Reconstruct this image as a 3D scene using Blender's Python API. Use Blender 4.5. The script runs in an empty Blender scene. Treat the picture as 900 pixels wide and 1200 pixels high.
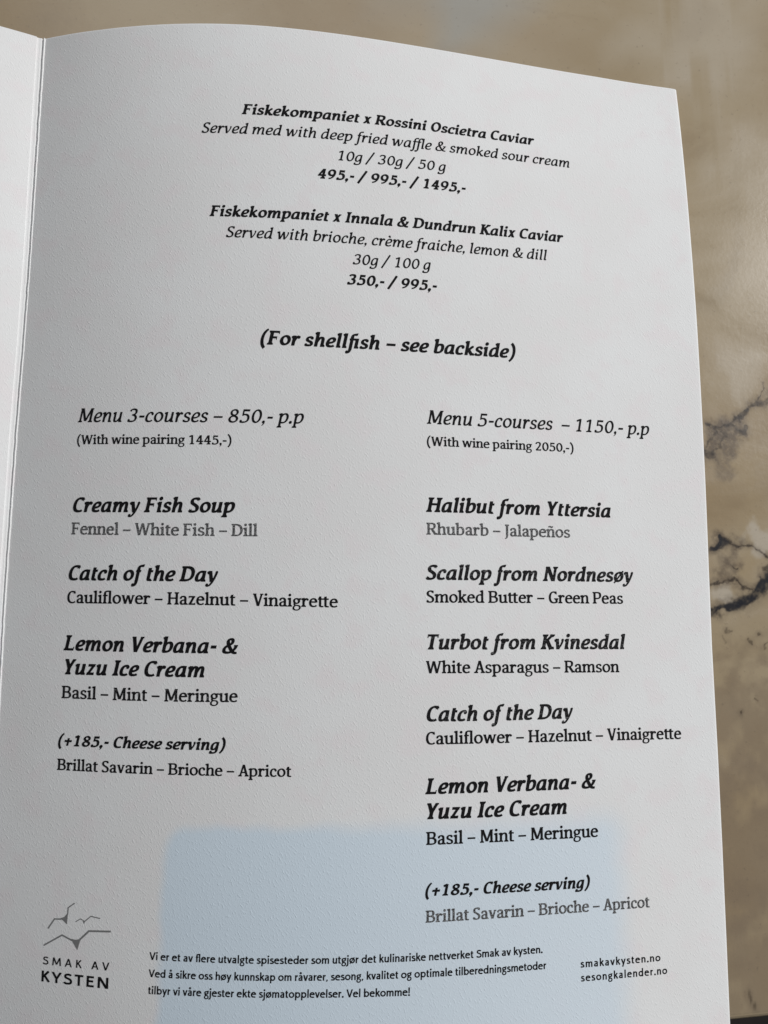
import bpy, math, random
import numpy as np
from mathutils import Vector, Matrix, noise as mnoise
from mathutils.geometry import delaunay_2d_cdt

# ---------------------------------------------------------------- frame of reference
# Page frame: unit = page width (148 mm). x to the right from the fold, y DOWN the page
# from its top edge, z towards the reader. World: metres, table top at Z = 0.
W = 0.148
H = 1.4142
FOCAL = 856.58                      # in units of 1/1200 of the picture height
ROT = (-0.112405, -0.114772, 0.014473)
TRA = (-0.498728, -0.721472, 1.011275)
TERMS = [(2,0),(3,0),(4,0),(1,1),(2,1),(3,1),(4,1),(0,2),(1,2),(2,2),(3,2),(0,3),(1,3),(2,3)]
COEF = [-0.054416, 0.025336, -0.001497, 0.019466, -0.001609, -0.017972, 0.004358, -0.014347, -0.004163, -0.000784, 0.003886, 0.014976, 0.014981, -0.009086]
THICK = 0.0021                      # card thickness (0.3 mm)

def zf(x, y, d=None):               # height of the bowed sheet and its slopes
    X = (x-.5)*2; Y = (y-.7)/.7; z = 0*x+0*y
    for a, (i, j) in zip(COEF, TERMS):
        if d is None: z = z+a*X**i*Y**j
        elif d == 'x':
            if i: z = z+2*a*i*X**(i-1)*Y**j
        elif j: z = z+a*j*X**i*Y**(j-1)/.7
    return z

def sheet(u, v):                    # arc lengths on the paper -> page frame
    u = np.asarray(u, float); v = np.asarray(v, float)
    x = u.copy(); y = v.copy(); n = 10
    for _ in range(6):
        sx = 0; sy = 0
        for k in range(n):
            t = (k+.5)/n
            sx = sx+.5*zf(x*t, y, 'x')**2*x/n
            sy = sy+.5*zf(x, y*t, 'y')**2*y/n
        x = u-sx; y = v-sy
    return x, y, zf(x, y)

# table plane z = PA + PB x + PC y (page frame): touches the fold and the right edge from below
PB, PC = 0.0166, -0.0119
_g = [(zf(a, b)-PB*a-PC*b) for a in np.linspace(-.01, 1, 30) for b in np.linspace(0, H, 30)]
PA = float(min(_g))-THICK-.0026
_n = Vector((-PB, PC, 1)).normalized()             # in blender page axes (x, -y, z)
_x = (Vector((1, 0, 0))-_n*_n.x).normalized(); _y = _n.cross(_x)
_M = Matrix((_x, _y, _n))                           # page axes -> world axes
_o = Vector((.5, -.7, PA+PB*.5+PC*.7))
def world(x, y, z): return (_M @ (Vector((x, -y, z))-_o))*W
_Mn = np.array(_M); _on = np.array(_o)
def world_n(x, y, z):
    q = np.stack([x, -y, z], -1)-_on
    return (q @ _Mn.T)*W

# ---------------------------------------------------------------- scene, camera, light
S = bpy.context.scene
S.render.resolution_x, S.render.resolution_y = 768, 1024
C = S.collection
def axis_rot(r):
    t = math.sqrt(sum(a*a for a in r)); return Matrix.Rotation(t, 3, Vector(r)/t)
F3 = Matrix(((1, 0, 0), (0, -1, 0), (0, 0, -1)))
Rc = F3 @ axis_rot(ROT) @ F3
cpos = -(Rc.transposed() @ (F3 @ Vector(TRA)))
cam = bpy.data.objects.new('camera', bpy.data.cameras.new('camera'))
C.objects.link(cam); S.camera = cam
cam.matrix_world = Matrix.Translation(world(cpos.x, -cpos.y, cpos.z)) @ (_M @ Rc.transposed()).to_4x4()
cam.data.sensor_fit = 'VERTICAL'; cam.data.sensor_height = 36; cam.data.lens = 36*FOCAL/1200
cam.data.clip_start = .005; cam.data.clip_end = 50
def pixel_ray(px, py):              # photograph pixel -> ray in world (used only to read off positions)
    d = cam.matrix_world.to_3x3() @ Vector(((px-450)/FOCAL, -(py-600)/FOCAL, -1)); return cam.matrix_world.translation, d
def on_table(px, py, z=0):
    o, d = pixel_ray(px, py); s = (z-o.z)/d.z; return o+d*s

S.view_settings.view_transform = 'Standard'; S.view_settings.look = 'None'
S.view_settings.exposure = 0; S.view_settings.gamma = 1
wd = bpy.data.worlds.new('World'); S.world = wd; wd.use_nodes = True
bg = wd.node_tree.nodes['Background']; bg.inputs['Color'].default_value = (.82, .90, 1.0, 1); bg.inputs['Strength'].default_value = .07
def lamp(name, loc, target, sx, sy, power, col):
    l = bpy.data.lights.new(name, 'AREA'); l.shape = 'RECTANGLE'; l.size = sx; l.size_y = sy; l.energy = power; l.color = col
    o = bpy.data.objects.new(name, l); C.objects.link(o); o.location = loc
    o.rotation_euler = (Vector(target)-Vector(loc)).to_track_quat('-Z', 'Y').to_euler(); return o
# daylight of a high window on the right, plus an added fill for sheen on the table's far side
lamp('window_light', (1.336, .623, 1.032), (0, 0, 0), .6, .6, 30.5, (1, .992, .984))
lamp('far_sheen_fill', (-.1, 1.5, 1.75), (0, 0, 0), 1.5, 1.1, 9, (.97, .985, 1.0))
# ---------------------------------------------------------------- lettering
# Letters are drawn with a broad-nib pen: every glyph is a handful of strokes,
# slabs and dots (units: 1000 = 1 em, baseline 0), merged into one clean outline.
def bez(path):
    """'M x y L x y C x y x y x y' -> list of points"""
    tk = path.replace(',', ' ').split(); pts = []; i = 0; cmd = 'M'
    while i < len(tk):
        if tk[i] in 'MLC': cmd = tk[i]; i += 1
        if cmd in 'ML':
            pts.append((float(tk[i]), float(tk[i+1]))); i += 2
        else:
            x0, y0 = pts[-1]; q = [float(t) for t in tk[i:i+6]]; i += 6
            for k in range(1, 13):
                t = k/12; a, b, c, d = (1-t)**3, 3*t*(1-t)**2, 3*t*t*(1-t), t**3
                pts.append((a*x0+b*q[0]+c*q[2]+d*q[4], a*y0+b*q[1]+c*q[3]+d*q[5]))
    return pts

class Face:
    def __init__(s, w, cw, h, st, sx, nib, slant, xh=488, cap=682, asc=718, desc=-208):
        s.w, s.cw, s.h, s.st, s.sx, s.nib, s.slant = w, cw, h, st, sx, math.radians(nib), slant
        s.xh, s.cap, s.asc, s.desc = xh, cap, asc, desc
        s.P = []
    # -- primitives
    def poly(s, *p): s.P.append([(float(a), float(b)) for a, b in p])
    def rect(s, x0, y0, x1, y1): s.poly((x0, y0), (x1, y0), (x1, y1), (x0, y1))
    def dot(s, x, y, r, ry=None):
        ry = ry or r
        s.poly(*[(x+r*math.cos(k*math.pi/7), y+ry*math.sin(k*math.pi/7)) for k in range(14)])
    def pen(s, path, k=1.0, w=None, h=None, closed=False, k2=None):
        pts = bez(path) if isinstance(path, str) else path
        w = (w or s.w); h = h or s.h
        n = len(pts); L = []; R = []
        for i in range(n):
            a = pts[i-1] if (i or closed) else pts[0]
            b = pts[(i+1) % n] if (i < n-1 or closed) else pts[-1]
            if closed and i == 0: a = pts[-2]
            if closed and i == n-1: b = pts[1]
            dx, dy = b[0]-a[0], b[1]-a[1]; l = math.hypot(dx, dy) or 1; dx /= l; dy /= l
            cr = dx*math.sin(s.nib)-dy*math.cos(s.nib); dt = dx*math.cos(s.nib)+dy*math.sin(s.nib)
            kk = k if k2 is None else k+(k2-k)*i/(n-1)
            t = .5*kk*math.hypot(w*cr, h*dt)
            L.append((pts[i][0]-dy*t, pts[i][1]+dx*t)); R.append((pts[i][0]+dy*t, pts[i][1]-dx*t))
        for i in range(n-1): s.poly(R[i], R[i+1], L[i+1]); s.poly(R[i], L[i+1], L[i])
    def line(s, x0, y0, x1, y1, t, t2=None):
        l = math.hypot(x1-x0, y1-y0); nx, ny = -(y1-y0)/l*.5, (x1-x0)/l*.5; t2 = t2 or t
        s.poly((x0+nx*t, y0+ny*t), (x0-nx*t, y0-ny*t), (x1-nx*t2, y1-ny*t2), (x1+nx*t2, y1+ny*t2))
    def stem(s, x, y0, y1, w=None):
        w = w or s.w; s.rect(x-w/2, y0, x+w/2, y1)
    def foot(s, x, y=0, l=None, r=None, w=None, up=1):
        """slab serif on the base line (up=1) or hanging from a top line (up=-1)"""
        w = w or s.w; l = s.sx if l is None else l; r = s.sx if r is None else r
        a, b = x-w/2-l, x+w/2+r; t = s.st*up
        s.poly((a, y), (b, y), (b, y+t*.8), (x+w/2, y+t*1.7), (x-w/2, y+t*1.7), (a, y+t*.8))
    def flag(s, x, y, l=None, w=None):
        """slanting entry serif at the top left of a stem"""
        w = w or s.w; l = s.sx*1.15 if l is None else l
        s.poly((x-w/2-l, y-.35*s.st-8), (x-w/2-l, y-1.15*s.st-8), (x-w/2, y-2.2*s.st), (x+w/2, y-2.2*s.st), (x+w/2, y))
    def oval(s, cx, cy, rx, ry, k=1.0, w=None, h=None):
        c = .5523
        s.pen(f'M {cx} {cy+ry} C {cx-c*rx} {cy+ry} {cx-rx} {cy+c*ry} {cx-rx} {cy} C {cx-rx} {cy-c*ry} {cx-c*rx} {cy-ry} {cx} {cy-ry} '
              f'C {cx+c*rx} {cy-ry} {cx+rx} {cy-c*ry} {cx+rx} {cy} C {cx+rx} {cy+c*ry} {cx+c*rx} {cy+ry} {cx} {cy+ry}', k, w, h, True)

def arch(f, x1, x2, low, y=0, k=1.0):
    t = f.xh-f.h*.5+4
    f.pen(f'M {x1} {low} C {x1+30} {low+75} {x1+(x2-x1)*.38} {t} {x1+(x2-x1)*.62} {t} C {x2-12} {t} {x2} {t-70} {x2} {t-150} L {x2} {y}', k)

def diag(f, x0, y0, x1, y1, t):        # slanted bar whose ends are cut level, t = thickness across
    l = math.hypot(x1-x0, y1-y0); hw = .5*t*l/abs(y1-y0)
    f.poly((x0-hw, y0), (x0+hw, y0), (x1+hw, y1), (x1-hw, y1))

def common(f, ch):
    """capitals, figures and points shared by roman and italic"""
    w, h, cap, st, sx = f.cw, f.h, f.cap, f.st, f.sx
    S = lambda x, y0=0, y1=cap: f.stem(x, y0, y1, w)
    F = lambda x, y=0, l=None, r=None: f.foot(x, y, l, r, w)
    T = lambda x, y=cap, l=None, r=None: f.foot(x, y, l, r, w, -1)
    thin = h*1.15
    o = h*.5
    if ch == 'A':
        diag(f, 315, cap+8, 520, 0, w); diag(f, 305, cap-10, 105, 0, thin*1.1)
        f.rect(170, 195, 445, 195+h); f.foot(105, 0, 75, 75, thin); f.foot(520, 0, 70, 40, w); return 623
    if ch == 'B':
        S(130); F(130, r=0); T(130, r=0)
        f.pen(f'M 130 {cap-o} L 270 {cap-o} C 400 {cap-o} 475 {cap-60} 475 {cap-165} C 475 {cap-265} 400 350 300 350 L 130 350', w=w)
        f.pen(f'M 270 350 C 430 350 520 290 520 190 C 520 80 430 {o} 300 {o} L 130 {o}', w=w); return 611
    if ch in 'CG':
        f.pen(f'M 478 {cap-130} C 455 {cap-50} 400 {cap-o+6} 325 {cap-o+6} C 180 {cap-o+6} 92 500 92 325 C 92 140 185 {o-8} 330 {o-8} C 400 {o-8} 455 35 {505 if ch=="C" else 520} {95 if ch=="C" else 70}', w=w)
        f.poly((455, cap+4), (505, cap+4), (510, cap-175), (478, cap-175))
        if ch == 'G':
            S(505, 30, 280); f.foot(505, 290, 80, 50, w, -1); return 611
        return 563
    if ch == 'D':
        S(130); F(130, r=0); T(130, r=0)
        f.pen(f'M 130 {cap-o} L 265 {cap-o} C 460 {cap-o} 570 510 570 340 C 570 150 460 {o} 250 {o} L 130 {o}', w=w); return 662
    if ch == 'F':
        S(130); F(130); T(130, r=0); f.rect(130, cap-h, 470, cap); f.rect(130, 310, 390, 310+h)
        f.poly((430, cap), (485, cap), (492, cap-150), (455, cap-150)); f.rect(372, 250, 408, 410); return 537
    if ch == 'L':
        S(130); F(130, r=0); T(130); f.rect(130, 0, 470, h)
        f.poly((440, 0), (497, 0), (505, 170), (468, 170)); return 537
    if ch == 'H':
        S(140); S(547); F(140); F(547); T(140); T(547); f.rect(140, 315, 547, 315+h); return 687
    if ch == 'I': S(162); F(162); T(162); return 324
    if ch == 'J':
        S(160, 40); T(160); f.pen(f'M 160 60 C 160 -60 110 -125 20 -140', w=w, k=.95, k2=.6); return 307
    if ch == 'K':
        S(135); F(135); T(135); f.line(150, 290, 490, cap-20, thin*1.1); f.line(260, 400, 525, 10, w*1.02)
        f.foot(490, cap, 70, 60, thin, -1); f.foot(545, 0, 55, 40, w); return 629
    if ch == 'M':
        S(670); F(670); f.stem(130, 0, cap, thin*1.15); f.foot(130, 0, sx+10, sx+10, thin)
        diag(f, 165, cap, 405, 60, w*1.0); diag(f, 655, cap, 412, 60, thin*1.2)
        f.rect(60, cap-st, 200, cap); f.rect(630, cap-st, 760, cap); return 815
    if ch == 'N':
        f.stem(130, 0, cap, thin*1.15); f.stem(560, 0, cap, thin*1.15); f.foot(130, 0, sx+10, sx+10, thin)
        diag(f, 150, cap, 545, 0, w*1.02); f.foot(560, cap, sx+10, sx+10, thin, -1); f.rect(50, cap-st, 180, cap); return 681
    if ch == 'O': f.oval(326, cap/2, 236, cap/2-o+8, w=w); return 653
    if ch == 'P':
        S(130); F(130); T(130, r=0)
        f.pen(f'M 130 {cap-o} L 275 {cap-o} C 420 {cap-o} 490 {cap-80} 490 {cap-195} C 490 {cap-330} 410 {cap-385} 270 {cap-385} L 130 {cap-385}', w=w); return 568
    if ch == 'R':
        S(130); F(130); T(130, r=0)
        f.pen(f'M 130 {cap-o} L 275 {cap-o} C 420 {cap-o} 485 {cap-75} 485 {cap-180} C 485 {cap-290} 410 {cap-350} 280 {cap-350} L 130 {cap-350}', w=w)
        f.line(330, 320, 530, 20, w*1.02); f.foot(560, 0, 60, 40, w*.8); return 621
    if ch == 'S':
        f.pen(f'M 400 {cap-120} C 375 {cap-40} 325 {cap-o+6} 260 {cap-o+6} C 155 {cap-o+6} 98 {cap-85} 98 {cap-175} C 98 400 240 375 310 320 C 365 280 405 250 405 180 C 405 75 335 {o-8} 235 {o-8} C 165 {o-8} 100 35 72 120', w=w)
        f.poly((385, cap), (420, cap), (425, cap-160), (395, cap-160)); f.poly((52, 0), (85, 0), (80, 165), (48, 165)); return 496
    if ch == 'T':
        S(297); F(297); f.rect(55, cap-h, 540, cap)
        f.poly((35, cap), (85, cap), (75, cap-165), (38, cap-165)); f.poly((510, cap), (560, cap), (557, cap-165), (520, cap-165)); return 593
    if ch == 'V':
        diag(f, 105, cap, 310, 0, w); diag(f, 505, cap, 318, 0, thin*1.1)
        f.rect(15, cap-st, 210, cap); f.rect(415, cap-st, 590, cap); return 604
    if ch == 'W':
        diag(f, 95, cap, 265, 0, w); diag(f, 440, cap-20, 272, 0, thin*1.1); diag(f, 460, cap-20, 632, 0, w); diag(f, 825, cap, 640, 0, thin*1.1)
        f.rect(10, cap-st, 195, cap); f.rect(735, cap-st, 910, cap); f.rect(400, cap-st-15, 480, cap-10); return 921
    if ch == 'Y':
        S(290, 0, 300); F(290); diag(f, 100, cap, 290, 285, w*.98); diag(f, 478, cap, 300, 285, thin*1.2)
        f.rect(15, cap-st, 195, cap); f.rect(395, cap-st, 560, cap); return 570
    c2 = 650
    if ch == '0': f.oval(277, c2/2, 190, c2/2-o+6); return 554
    if ch == '1':
        f.stem(290, 0, c2); f.foot(290, 0, 95, 90); f.line(95, c2-110, 300, c2-20, h*1.3); return 554
    if ch == '2':
        f.pen(f'M 110 {c2-150} C 125 {c2-60} 175 {c2-o+6} 260 {c2-o+6} C 355 {c2-o+6} 415 {c2-70} 415 {c2-165} C 415 390 330 280 105 50')
        f.rect(75, 0, 480, h*1.25); f.rect(440, 0, 485, 130); return 554
    if ch == '3':
        f.pen(f'M 100 {c2-130} C 130 {c2-50} 185 {c2-o+6} 255 {c2-o+6} C 345 {c2-o+6} 405 {c2-65} 405 {c2-155} C 405 400 330 345 215 345')
        f.pen(f'M 215 345 C 350 345 435 290 435 185 C 435 75 345 {o-6} 230 {o-6} C 160 {o-6} 100 25 65 75'); f.dot(90, 90, h*.8); return 554
    if ch == '4':
        f.stem(350, 0, c2); f.foot(350, 0, 75, 70); f.rect(40, 170, 520, 170+h*1.1); diag(f, 325, c2, 65, 190, h*1.25); return 554
    if ch == '5':
        f.rect(135, c2-h*1.35, 455, c2); f.rect(118, 340, 118+h*1.05, c2)
        f.pen(f'M 130 365 C 175 390 215 400 260 400 C 375 400 445 325 445 210 C 445 85 350 {o-6} 230 {o-6} C 165 {o-6} 110 25 75 70'); f.dot(95, 85, h*.8); return 554
    if ch == '8':
        f.oval(277, 490, 150, 160-o+6, .95); f.oval(277, 175, 185, 180-o, 1.0); return 554
    if ch == '9':
        f.oval(265, 430, 180, 220-o+6); f.pen(f'M 445 430 C 445 230 350 60 130 {o-10}', k=1.0, k2=.85); return 554
    if ch == '(':
        f.pen('M 330 740 C 200 650 130 480 130 285 C 130 90 190 -60 310 -165', k=.92); return 380
    if ch == ')':
        f.pen('M 50 740 C 180 650 250 480 250 285 C 250 90 190 -60 70 -165', k=.92); return 380
    if ch == ',':
        f.dot(95, 52, w*.62, w*.62); f.pen('M 120 60 C 135 -20 95 -95 35 -125', k=.75, k2=.35); return 205
    if ch == '.': f.dot(102, 52, w*.64); return 205
    if ch == '-': f.rect(40, 215, 300, 215+h*1.35); return 340
    if ch == '–': f.rect(30, 222, 470, 222+h*1.15); return 500
    if ch == '/': f.line(20, -110, 400, 740, h*1.5); return 490
    if ch == '+': f.rect(50, 235, 510, 235+h*1.25); f.rect(280-h*.65, 15, 280+h*.65, 475); return 560
    if ch == '&':
        f.pen(f'M 600 {330} C 560 170 440 {o-6} 260 {o-6} C 140 {o-6} 70 75 70 165 C 70 260 150 320 230 360 C 340 410 405 455 405 535 C 405 600 360 {cap-o+4} 300 {cap-o+4} C 235 {cap-o+4} 190 600 190 530 C 190 430 330 240 440 120 C 510 50 590 20 690 40', k=.98)
        f.rect(500, 320, 680, 320+st*.9); return 700
    if ch == ' ': return 220
    return None

def roman(f, ch):
    r = common(f, ch)
    if r is not None: return r
    w, h, xh, asc, st, sx = f.w, f.h, f.xh, f.asc, f.st, f.sx
    o = h*.5; t = xh-o+6; b = o-6
    if ch == 'ñ': a = roman(f, 'n'); f.pen('M 150 585 C 190 660 250 640 285 605 C 330 570 370 580 405 650', k=.75, w=h*1.5, h=h*1.3); return a
    if ch == 'a':
        f.pen(f'M 95 360 C 120 {t-10} 175 {t} 230 {t} C 315 {t} 352 400 352 320 L 352 0'); f.foot(352, 0, 0, sx+12)
        f.pen(f'M 352 262 C 200 258 98 225 98 125 C 98 60 135 {b} 198 {b} C 262 {b} 315 60 352 110'); f.dot(102, 372, w*.45); return 488
    if ch == 'b':
        f.stem(120, 0, asc); f.flag(120, asc)
        f.pen(f'M 120 350 C 160 {t-30} 215 {t} 285 {t} C 390 {t} 458 360 458 240 C 458 105 385 {b} 275 {b} C 205 {b} 150 40 115 70'); return 553
    if ch == 'c':
        f.pen(f'M 368 355 C 345 {t-20} 305 {t} 250 {t} C 140 {t} 78 350 78 230 C 78 100 150 {b} 250 {b} C 315 {b} 360 45 400 95'); f.dot(362, 368, w*.5); return 441
    if ch == 'd':
        f.stem(418, 0, asc); f.flag(418, asc); f.foot(418, 0, 0, sx+8)
        f.pen(f'M 418 {t-45} C 380 {t-10} 335 {t} 285 {t} C 170 {t} 88 350 88 225 C 88 100 155 {b} 250 {b} C 320 {b} 380 60 418 115'); return 555
    if ch == 'e':
        f.rect(80, 238, 420, 238+h); f.pen(f'M 418 250 C 418 375 355 {t} 258 {t} C 145 {t} 78 350 78 230 C 78 95 155 {b} 265 {b} C 335 {b} 385 45 425 95'); return 488
    if ch in 'f':
        f.stem(135, 0, 560); f.foot(135, 0, sx, sx+20); f.pen(f'M 135 540 C 135 640 180 {asc-o+6} 260 {asc-o+6} C 290 {asc-o+6} 315 690 335 660'); f.rect(25, xh-h, 290, xh); return 303
    if ch == 'ﬂ':
        f.stem(135, 0, 560); f.foot(135); f.rect(25, xh-h, 290, xh); f.pen(f'M 135 540 C 135 640 190 {asc-o+6} 270 {asc-o+6} L 430 {asc-o+6}')
        f.stem(430, 0, asc); f.foot(430); return 574
    if ch == 'g':
        f.oval(230, 315, 138, 128, .95); f.line(320, 405, 470, 440, h*1.25)
        f.pen('M 145 205 C 85 160 95 90 190 80 L 300 70 C 480 55 450 -180 235 -182 C 30 -185 10 -30 150 60', k=.78); return 494
    if ch in 'hn':
        f.stem(125, 0, asc if ch == 'h' else xh); f.flag(125, asc if ch == 'h' else xh); f.foot(125); f.foot(432); arch(f, 125, 432, 300); return 555
    if ch in 'iñ':
        f.stem(140, 0, xh); f.flag(140, xh); f.foot(140); f.dot(132, 635, w*.6); return 278
    if ch == 'k':
        f.stem(122, 0, asc); f.flag(122, asc); f.foot(122); f.line(140, 210, 390, 440, h*1.15); f.line(220, 290, 430, 20, w*1.0)
        f.foot(400, xh, 70, 50, h, -1); f.foot(450, 0, 55, 35, w); return 524
    if ch == 'l': f.stem(137, 0, asc); f.flag(137, asc); f.foot(137); return 271
    if ch == 'm':
        f.stem(125, 0, xh); f.flag(125, xh)
        for x in (125, 415, 705): f.foot(x, 0, sx*.85, sx*.85)
        arch(f, 125, 415, 300); arch(f, 415, 705, 300); return 832
    if ch == 'o': f.oval(265, xh/2, 190, xh/2-o+6); return 531
    if ch == 'p':
        f.stem(122, f.desc, xh); f.flag(122, xh); f.foot(122, f.desc)
        f.pen(f'M 122 350 C 165 {t-30} 220 {t} 290 {t} C 395 {t} 462 360 462 240 C 462 105 390 {b} 280 {b} C 210 {b} 155 40 122 80'); return 556
    if ch == 'r':
        f.stem(125, 0, xh); f.flag(125, xh); f.foot(125, 0, sx, sx+12); f.pen(f'M 125 270 C 160 370 220 {t-5} 325 {t-20}', k=1.0, k2=1.35); f.dot(345, 405, w*.5); return 414
    if ch == 's':
        f.pen(f'M 345 375 C 315 {t-15} 270 {t} 218 {t} C 140 {t} 95 400 95 345 C 95 285 150 262 215 240 C 300 212 352 185 352 125 C 352 55 290 {b} 215 {b} C 150 {b} 95 40 66 95', k=.95)
        f.rect(335, 345, 362, xh-18); f.rect(52, 18, 82, 130); return 430
    if ch in 'tƭ':
        for x in ((140,) if ch == 't' else (140, 440)):
            f.pen(f'M {x} 580 L {x} 120 C {x} 50 {x+30} {b+4} {x+90} {b+4} C {x+125} {b+4} {x+155} 28 {x+178} 50')
            f.poly((x-w/2-72, xh-h), (x+w/2, xh-h), (x+w/2, 600), (x-w/2+14, 585), (x-w/2-30, xh+6))
        f.rect(60, xh-h, 315 if ch == 't' else 615, xh); return 338 if ch == 't' else 650
    if ch == 'u':
        f.stem(425, 0, xh); f.flag(425, xh); f.flag(125, xh); f.foot(425, 0, 0, sx+5)
        f.pen(f'M 125 {xh-5} L 125 160 C 125 60 170 {b} 240 {b} C 310 {b} 375 60 425 125'); return 552
    if ch == 'v':
        diag(f, 92, xh, 255, 0, w); diag(f, 412, xh, 260, 0, h*1.2); f.rect(12, xh-st, 180, xh); f.rect(335, xh-st, 490, xh); return 504
    if ch == 'w':
        diag(f, 90, xh, 232, 0, w); diag(f, 375, xh-10, 238, 0, h*1.2); diag(f, 395, xh-10, 540, 0, w); diag(f, 688, xh, 545, 0, h*1.2)
        f.rect(12, xh-st, 175, xh); f.rect(610, xh-st, 765, xh); f.rect(335, xh-st-5, 410, xh-5); return 774
    if ch == 'z':
        f.rect(50, xh-h*1.1, 405, xh); f.rect(45, 0, 410, h*1.1); diag(f, 350, xh-10, 105, 10, w*.95)
        f.rect(45, xh-125, 82, xh); f.rect(385, 0, 420, 130); return 455
    raise KeyError(ch)

def italic(f, ch):
    r = common(f, ch)
    if r is not None: return r
    w, h, xh, asc, st, sx = f.w, f.h, f.xh, f.asc, f.st, f.sx
    o = h*.5; t = xh-o+6; b = o-6; D = f.desc
    ex = sx*.95                                   # exit serif to the right only
    if ch == 'è': a = italic(f, 'e'); f.line(165, 680, 275, 565, h*1.7, h*1.0); return a
    if ch == 'ø': a = italic(f, 'o'); f.line(60, -50, 450, 520, h*.85); return a
    if ch == 'a':
        f.stem(392, 0, xh); f.foot(392, 0, 0, ex)
        f.pen(f'M 392 {t-12} C 350 {t} 310 {t} 272 {t} C 150 {t} 75 320 75 180 C 75 80 115 {b} 180 {b} C 260 {b} 345 110 385 240'); return 530
    if ch == 'b':
        f.stem(115, 40, asc); f.flag(115, asc, sx)
        f.pen(f'M 118 290 C 165 {t-60} 230 {t} 305 {t} C 395 {t} 445 375 445 285 C 445 120 350 {b} 240 {b} C 180 {b} 135 35 105 65'); return 515
    if ch == 'c':
        f.pen(f'M 355 370 C 335 {t-15} 300 {t} 260 {t} C 145 {t} 72 330 72 200 C 72 85 130 {b} 220 {b} C 285 {b} 335 45 375 95'); f.dot(350, 378, w*.47); return 420
    if ch == 'd':
        f.stem(400, 0, asc); f.flag(400, asc, sx); f.foot(400, 0, 0, ex)
        f.pen(f'M 400 {t-25} C 355 {t} 315 {t} 275 {t} C 150 {t} 75 320 75 180 C 75 80 115 {b} 180 {b} C 262 {b} 350 110 395 240'); return 535
    if ch == 'e':
        f.pen(f'M 85 205 C 240 210 375 255 375 350 C 375 {t-30} 325 {t} 268 {t} C 145 {t} 72 320 72 190 C 72 85 135 {b} 230 {b} C 295 {b} 345 45 390 95'); return 440
    if ch in 'fﬁﬄ':
        def eff(x, k=1):
            f.pen(f'M {x-150} {D+20} C {x-105} {D-20} {x-15} {D-10} {x} {-40} L {x} 540 C {x} 640 {x+60} {asc-o+6} {x+135} {asc-o+6} C {x+165} {asc-o+6} {x+185} {asc-20} {x+200} {asc-45}')
            f.dot(x-140, D+32, w*.42); f.dot(x+180, asc-42, w*.4)
        if ch == 'f': eff(145); f.rect(35, xh-h, 275, xh); return 310
        if ch == 'ﬁ':
            eff(145); f.rect(35, xh-h, 400, xh); f.stem(400, 0, xh); f.foot(400, 0, 0, ex); return 545
        eff(145); eff(420); f.rect(35, xh-h, 560, xh); f.stem(690, 0, asc); f.flag(690, asc, 80); f.foot(690, 0, 0, ex); return 820
    if ch == 'g':
        f.pen(f'M 392 {t-15} C 350 {t} 310 {t} 272 {t} C 150 {t} 75 330 75 200 C 75 100 115 45 180 45 C 260 45 345 130 385 260')
        f.pen(f'M 392 {xh} L 392 10 C 392 -120 320 {D+o} 190 {D+o} C 120 {D+o} 60 -175 40 -120'); f.dot(62, -105, w*.5); return 510
    if ch in 'hn':
        y = asc if ch == 'h' else xh
        f.stem(115, 0, y); f.flag(115, y, sx); arch(f, 115, 405, 190); f.foot(405, 0, 0, ex); return 545
    if ch == 'i':
        f.stem(130, 0, xh); f.flag(130, xh, sx); f.foot(130, 0, 0, ex); f.dot(132, 630, w*.58); return 280
    if ch == 'k':
        f.stem(115, 0, asc); f.flag(115, asc, sx); f.line(130, 200, 370, 430, h*1.25); f.line(205, 270, 400, 25, w*.95)
        f.dot(375, 425, w*.42); f.foot(430, 0, 60, 40, w*.7); return 500
    if ch == 'l': f.stem(130, 0, asc); f.flag(130, asc, sx); f.foot(130, 0, 0, ex); return 275
    if ch == 'm':
        f.stem(115, 0, xh); f.flag(115, xh, sx); arch(f, 115, 392, 190); arch(f, 392, 670, 190); f.foot(670, 0, 0, ex); return 808
    if ch == 'o': f.oval(255, xh/2, 180, xh/2-o+6); return 510
    if ch == 'p':
        f.stem(118, D, xh); f.flag(118, xh, sx); f.foot(118, D)
        f.pen(f'M 118 270 C 165 {t-60} 235 {t} 310 {t} C 400 {t} 450 375 450 285 C 450 120 355 {b} 245 {b} C 190 {b} 150 30 118 60'); return 525
    if ch == 'r':
        f.stem(115, 0, xh); f.flag(115, xh, sx); f.pen(f'M 118 190 C 150 340 220 {t-10} 315 {t-8}', k=1.0, k2=1.3); f.dot(330, 412, w*.47); return 390
    if ch == 's':
        f.pen(f'M 325 375 C 300 {t-15} 260 {t} 212 {t} C 138 {t} 95 400 95 345 C 95 285 145 262 205 240 C 285 212 330 185 330 125 C 330 55 275 {b} 205 {b} C 140 {b} 85 40 58 95', k=.95)
        f.dot(325, 385, w*.36); f.dot(66, 85, w*.36); return 405
    if ch == 't':
        f.pen(f'M 130 585 L 130 110 C 130 50 155 {b+4} 210 {b+4} C 245 {b+4} 275 28 298 55'); f.rect(45, xh-h, 295, xh); return 330
    if ch == 'u':
        f.pen(f'M 115 {xh} L 115 130 C 115 55 145 {b} 200 {b} C 280 {b} 350 110 398 230'); f.flag(115, xh, sx)
        f.stem(405, 0, xh); f.foot(405, 0, 0, ex); return 545
    if ch == 'v':
        diag(f, 90, xh, 215, 0, w); f.pen('M 228 20 C 320 150 395 300 385 440', k=.62, w=w*1.1); f.flag(90, xh, sx*.9); f.dot(375, 425, w*.4); return 470
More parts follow.
